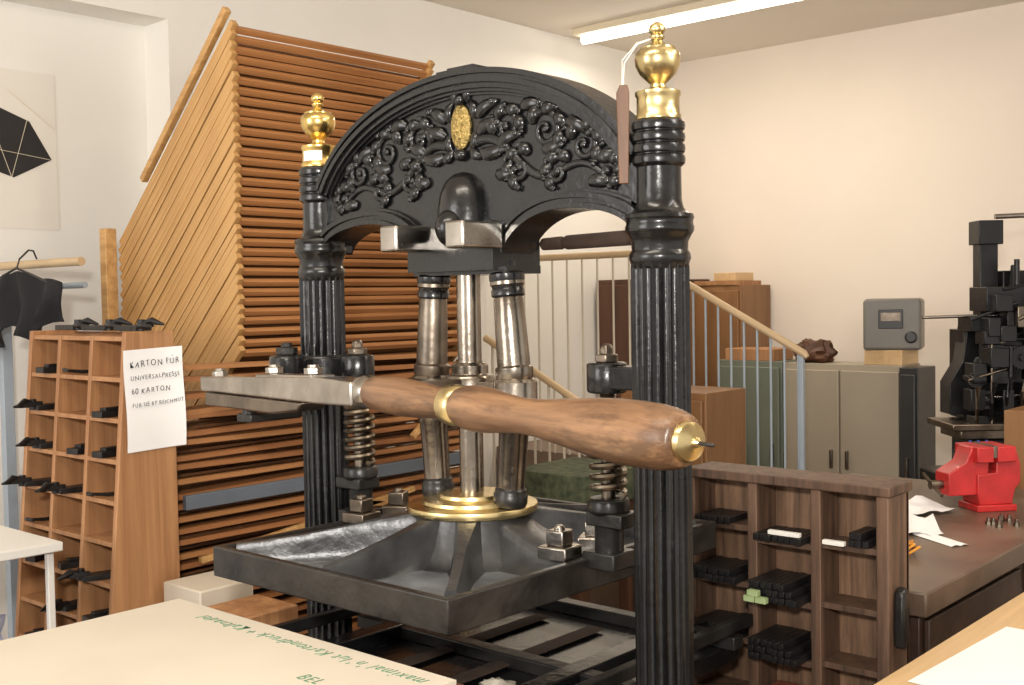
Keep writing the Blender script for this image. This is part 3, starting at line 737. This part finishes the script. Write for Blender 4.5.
g=G(); g.ext([pyz(-40,135),pyz(0,108),pyz(40,124),pyz(60,160),pyz(24,180),pyz(-20,165)],PX+.003,PX+.004,'yz'); g.done('printed_shape',M_blackp,po)
for a,c in (((-20,150),(58,160)),((22,180),(0,112)),((38,122),(22,180)),((20,95),(64,130))):
    g=G(); p=pyz(*a);q=pyz(*c); g.cyl((PX+.005,p[0],p[1]),(PX+.005,q[0],q[1]),.0010,seg=6); g.done('printed_line',M_lampb,po)

# ------------------------------------------------------------ stair railing
SR=empty('stair_railing',(-1.5,2.6,0),'stair railing with thin pale balusters and cream handrail','railing')
g=G(); g.tube([(-2.34,2.6,1.74),(-1.47,2.6,1.74),(-1.40,2.6,1.715),(-.63,2.6,1.305),(-.615,2.6,1.29)],[.016,.016,.016,.016,.010],12); g.done('handrail',M_creamr,SR)
def topz(x): return 1.73 if x<-1.44 else 1.73-(x+1.44)*.53
x=-2.30
while x<-.64:
    g=G(); zb_=.80 if x<-1.45 else max(.0,.80-(x+1.45)*.75); g.cyl((x,2.6,zb_),(x,2.6,topz(x)-.005),.005,seg=10); g.done('baluster',M_creamb if x<-1.45 else M_blueg,SR); x+=.09 if x<-1.45 else .062
for xx,z0,z1 in ((-.640,0,1.30),(-1.455,.5,1.72)): bx('newel_post',M_blueg,SR,xx-.009,xx+.009,2.591,2.609,z0,z1,bevel=.002)
SR2=empty('lower_handrail',(-1.9,2.08,0),'short brown sloping handrail with thin posts','railing')
g=G(); g.tube([(-1.90,2.08,1.375),(-1.62,2.08,1.235),(-1.35,2.08,1.10)],.016,12); g.done('handrail',M_creamr,SR2)
for k in range(7):
    x=-1.86+.08*k; g=G(); g.cyl((x,2.08,0),(x,2.08,1.36-(x+1.9)*.5),.006,seg=10); g.done('baluster',M_creamb,SR2)

# ------------------------------------------------------------ cabinets
def cabinet(name,x0,x1,y0,y1,z0,z1,m,lab,doors=2,m2=None):
    c=empty(name,((x0+x1)/2,(y0+y1)/2,z0),lab,'cabinet')
    G().box(x0,x1,y0+.018,y1,z0,z1).done('body',m,c,.003)
    w=(x1-x0-.01*(doors+1))/doors
    for k in range(doors):
        a=x0+.01+k*(w+.01)
        G().box(a,a+w,y0,y0+.018,z0+.05,z1-.03).done('door',m2 or m,c,.004)
        hx=a+w-.035 if k%2==0 else a+.035
        g=G(); g.box(hx-.006,hx+.006,y0-.018,y0,(z0+z1)/2+.1,(z0+z1)/2+.19); g.done('handle',M_steel2,c,.002)
    return c
cabinet('metal_cabinet',-1.215,-.610,3.5,3.73,0,1.205,M_beige,'beige painted metal cabinet with two doors')
cabinet('black_cabinet',-.600,-.510,3.44,3.66,0,1.20,M_dgrey,'narrow black cabinet beside the beige metal one',1)
cabinet('green_cabinet',-1.60,-1.225,3.5,3.73,0,1.21,M_greenc,'grey-green painted metal cabinet',1)
cabinet('wooden_cabinet',-2.04,-1.70,3.92,4.27,0,1.60,M_red,'tall brown wooden cabinet',1)
cabinet('dark_cabinet',-2.33,-2.06,3.45,4.2,0,1.64,M_brown,'dark brown wooden cabinet',1)
cabinet('orange_cabinet',-1.25,-.84,2.18,2.5,0,1.165,M_red,'brown wooden low cabinet',2)
G().box(-2.0,-1.72,3.93,4.2,1.60,1.625).done('wooden_board',M_case,None,.002,label='flat wooden board on the tall wooden cabinet',cat='board')
G().box(-1.88,-1.74,3.95,4.15,1.625,1.67).done('wooden_box',M_light,None,.003,label='small light wooden box on top of the cabinet',cat='box')
G().box(-1.55,-1.27,3.52,3.72,1.21,1.27).done('wooden_crate',M_case,None,.003,label='shallow wooden crate on the green cabinet',cat='crate')
t=empty('covered_table',(-1.2,1.85,0),'low table covered with mottled green cloth','table')
bx('cloth',M_greencl,t,-1.34,-.98,1.60,2.0,.78,.90)
for x in (-1.30,-1.07):
    for y in (1.62,1.92): bx('table_leg',M_brown,t,x,x+.05,y,y+.05,0,.78)
# grey machine on box
g=G(); g.box(-.80,-.615,3.53,3.72,1.205,1.275); g.done('wooden_base_box',M_light,None,.003,label='light wooden box under the grey machine',cat='box')
mc=empty('grey_machine',(-.70,3.67,1.275),'small grey metal machine with dark window','machine')
MM=Matrix.Translation((-.70,3.64,1.276))@Matrix.Rotation(R(18),4,'Z')
g=G(); g.ext([(-.13,0),(.13,0),(.13,.225),(.12,.24),(-.12,.24),(-.13,.225)],-.11,.11,'xz',MM); g.done('machine_case',M_grey,mc,.012,seg=3)
g=G(); g.box(-.06,.05,-.116,-.11,.10,.19,MM); g.done('machine_window',M_dgrey,mc,.003)
g=G(); g.lathe([(.025,0),(.028,.01),(.02,.02)],20,MM@Matrix.Translation((.085,-.11,.06))@Matrix.Rotation(R(90),4,'X')); g.done('machine_knob',M_dgrey,mc)
g=G(); g.box(-.05,.04,-.119,-.116,.135,.175,MM); g.done('machine_plate',M_steel2,mc,.001)
lump('leather_bag',(-1.10,3.61,1.2055),(.10,.075,.060),M_leather,'crumpled brown leather bag on the metal cabinet','bag',3,None,18,28)

# ------------------------------------------------------------ black machine
BM=empty('proof_machine',(.02,2.79,0),'black cast-iron workshop machine with column, wheels and levers','machine')
MB=Matrix.Translation((.03,2.80,0))@Matrix.Rotation(R(41.7),4,'Z')
g=G(); g.box(-.16,.20,-.14,.16,0,.80,MB); g.box(-.20,.24,-.17,.19,.80,.86,MB); g.box(-.10,.14,-.10,.12,.86,1.0,MB); g.done('pedestal',M_mach,BM,.01)
g=G(); g.box(-.20,.10,-.16,.10,1.035,1.06,MB); g.box(-.16,.08,-.13,.07,1.0,1.035,MB); g.done('work_table',M_steel2,BM,.004)
g=G(); g.box(-.034,.034,.0,.07,1.0,1.80,MB); g.box(-.046,.046,-.02,.08,1.72,1.81,MB); g.box(-.09,.15,.02,.16,1.06,1.40,MB)
g.box(-.10,.17,-.08,.05,1.395,1.45,MB); g.box(-.06,.12,-.12,.04,1.47,1.56,MB); g.box(.0,.18,-.08,.06,1.30,1.40,MB); g.box(.04,.20,-.03,.08,1.44,1.62,MB)
g.lathe([(.022,1.36),(.030,1.38),(.030,1.54),(.020,1.57),(.014,1.64)],20,MB@Matrix.Translation((.07,-.06,0)))
g.lathe([(.02,1.20),(.038,1.22),(.038,1.27),(.025,1.30)],20,MB@Matrix.Translation((-.05,-.06,0)))
g.ext([(-.15,1.08),(-.03,1.08),(-.03,1.42),(-.08,1.42),(-.10,1.28),(-.15,1.20)],.0,.10,'xz',MB)
g.done('machine_column',M_mach,BM,.003)
rg=random.Random(5)
def gear(c,ax,r,tk,m=M_mach,name='gear_wheel',teeth=22):
    g=G(); Mw=axisM(Vector(c)-Vector(ax).normalized()*tk/2,Vector(c)+Vector(ax))[0]
    n=teeth*4; A_=[];B_=[]
    for i in range(n):
        rr=r*(1 if i%4<2 else .9); a=2*math.pi*i/n
        A_.append(g.v((rr*math.cos(a),rr*math.sin(a),0),Mw)); B_.append(g.v((rr*math.cos(a),rr*math.sin(a),tk),Mw))
    g.f(A_); g.f(list(reversed(B_)))
    for i in range(n):
        j=(i+1)%n; g.f([A_[j],A_[i],B_[i],B_[j]])
    g.lathe([(r*.3,-.012),(r*.3,tk+.012)],16,Mw); g.done(name,m,BM)
D3=MB.to_3x3()
FD=D3@Vector((0,-1,0)); SD=D3@Vector((1,-.25,0))
gear(MB@Vector((.06,-.14,1.30)),FD,.045,.015); gear(MB@Vector((.12,-.14,1.22)),FD,.035,.015,M_steel2); gear(MB@Vector((-.01,-.13,1.38)),FD,.028,.012,M_steel2); gear(MB@Vector((.12,-.10,1.13)),FD,.055,.018)
gear(MB@Vector((-.05,-.10,1.14)),SD,.035,.02); gear(MB@Vector((.16,-.12,1.55)),FD,.035,.015); gear(MB@Vector((-.10,-.13,1.22)),FD,.032,.015)
for p,q,r_,m_ in (((.03,.02,1.825),(.40,.02,1.835),.010,M_steel),((-.27,-.05,1.45),(.02,-.05,1.455),.006,M_steel),((-.10,-.12,1.15),(.2,-.12,1.17),.007,M_steel),((.10,-.10,1.06),(.10,-.10,1.50),.008,M_steel),((-.06,-.12,1.30),(.18,-.12,1.28),.006,M_steel),((-.05,-.14,1.06),(-.05,-.14,1.40),.005,M_steel2),((.02,-.14,1.06),(.02,-.14,1.34),.009,M_mach),((-.08,-.10,1.36),(.16,-.12,1.37),.008,M_mach),((.15,-.12,1.0),(.15,-.12,1.62),.010,M_mach),((.0,-.12,1.55),(.2,-.10,1.58),.007,M_mach),((-.14,-.15,1.22),(.0,-.15,1.26),.005,M_steel2),((.04,-.16,1.44),(.16,-.18,1.50),.007,M_steel2),((.06,-.10,1.56),(.06,-.10,1.66),.010,M_mach),((-.12,-.12,1.44),(.05,-.13,1.50),.006,M_mach)):
    g=G(); g.cyl(MB@Vector(p),MB@Vector(q),r_); g.done('machine_rod',m_,BM)
for k in range(40):
    cx=rg.uniform(-.12,.18); cz=rg.uniform(1.07,1.58); w_=rg.uniform(.012,.034); h_=rg.uniform(.010,.04)
    if cx<-.05 and cz>1.42: continue
    g=G(); g.box(cx-w_,cx+w_,-.13-rg.uniform(0,.04),-.06,cz-h_,cz+h_,MB); g.done('machine_block',M_mach if k%4 else M_steel2,BM,.003)
for k in range(7):
    cx=-.17+.05*k; g=G(); g.box(cx-.016,cx+.016,-.20,-.16,.88+rg.uniform(0,.03),.97+rg.uniform(0,.03),MB); g.done('machine_block',M_mach if k%3 else M_steel2,BM,.003)
for k in range(3):
    g=G(); g.tube([MB@Vector((-.14+.03*k,-.17,1.0)),MB@Vector((-.19+.03*k,-.22,.93)),MB@Vector((-.15+.05*k,-.24,.86)),MB@Vector((-.18+.04*k,-.22,.76)),MB@Vector((-.10+.03*k,-.20,.66))],.006,8); g.done('machine_cable',M_blue,BM)
def wheel(c,ax,r,tk=.010):
    g=G(); n=32; Mw=axisM(Vector(c),Vector(c)+Vector(ax))[0]
    g.tube([Mw@Vector((r*math.cos(2*math.pi*i/n),r*math.sin(2*math.pi*i/n),0)) for i in range(n+1)],tk,8)
    for k in range(3):
        a=k*math.pi/3+.3; g.cyl(Mw@Vector((r*math.cos(a),r*math.sin(a),0)),Mw@Vector((-r*math.cos(a),-r*math.sin(a),0)),tk*.6,seg=8)
    g.cyl(Mw@Vector((0,0,-.02)),Mw@Vector((0,0,.02)),.02); return g.done('hand_wheel',M_mach,BM)
D=(D3@Vector((0,-1,0.1)))
wheel(MB@Vector((.15,-.19,1.47)),D,.06,.007); wheel(MB@Vector((-.17,-.21,.95)),D,.045,.008); wheel(MB@Vector((-.04,-.22,.92)),D,.05,.008)
for k in range(6):
    g=G(); g.tube([MB@Vector((-.1+.05*k,-.13,1.06)),MB@Vector((-.12+.055*k,-.18,1.12+.02*k)),MB@Vector((-.12+.06*k,-.19,1.20+.015*k))],[.007,.006,.010],8); g.done('machine_lever',M_mach if k%3 else M_steel2,BM)
G().box(.255,.52,2.28,2.50,0,1.15).done('wooden_crate',M_red,None,.004,label='brown wooden crate beside the black machine',cat='crate')

# boxes on the floor
G().box(-.89,-.72,-.05,.12,0,.80).done('cardboard_box',M_case,None,.004,label='brown cardboard box standing on the floor by the press',cat='box')
G().box(-1.09,-.92,-.03,.13,0,.83).done('cardboard_box',M_card,None,.004,label='cream cardboard box standing on the floor by the rack',cat='box')

# ------------------------------------------------------------ lights
W=bpy.data.worlds.new('W'); S.world=W; W.use_nodes=True
bg=W.node_tree.nodes['Background']; bg.inputs[0].default_value=(1,.94,.86,1); bg.inputs[1].default_value=.95
def area(n,loc,target,size,power,col,sy=None):
    l=bpy.data.lights.new(n,'AREA'); l.energy=power; l.color=col; l.size=size
    if sy: l.shape='RECTANGLE'; l.size_y=sy
    o=bpy.data.objects.new(n,l); COL.objects.link(o); o.location=loc
    o.rotation_euler=(Vector(target)-Vector(loc)).to_track_quat('-Z','Y').to_euler(); return o
area('flash_light',(1.60,-1.80,1.85),(-.3,.6,1.5),.12,48,(1,.95,.89))
area('bounce_light',(1.2,.2,2.2),(-.6,2.6,3.2),.5,18,(1,.94,.86))  # added up-light brightening the ceiling, stands in for bounced flash
area('overhead_fill_near',(1.8,1.2,2.9),(1.8,1.2,0),1.4,20,(1,.88,.72),.2)  # unseen warm area light added overhead as fill, no fixture modelled
area('overhead_fill_mid',(.3,-1.2,2.9),(-.6,.2,0.8),1.4,16,(1,.90,.76),.2)  # another added overhead fill towards the press, out of view
area('tube_light',(-1.4,3.2,2.84),(-1.4,3.2,0),1.4,16,(1,.88,.72),.08)
area('left_fill_light',(-1.0,-3.6,2.0),(-1.2,0,1.5),1.6,52,(1,.97,.95))  # unseen area light added as soft fill from the left, no window modelled

# ------------------------------------------------------------ camera
cam=bpy.data.cameras.new('Cam'); co=bpy.data.objects.new('Camera',cam); COL.objects.link(co); S.camera=co
cam.sensor_width=36; cam.lens=40.08; cam.clip_start=.02
p=R(2.24); ro=R(1.0)
f=Vector((-.6656*math.cos(p),.7466*math.cos(p),-math.sin(p))).normalized(); r0=Vector((.7466,.6656,0)).normalized(); u0=r0.cross(f).normalized()
RR=r0*math.cos(ro)-u0*math.sin(ro); UU=u0*math.cos(ro)+r0*math.sin(ro)
m=Matrix((RR,UU,-f)).transposed().to_4x4(); m.translation=(1.547,-1.61,1.55)
co.matrix_world=m
for o in bpy.data.objects:
    if '_w' in o: del o['_w']
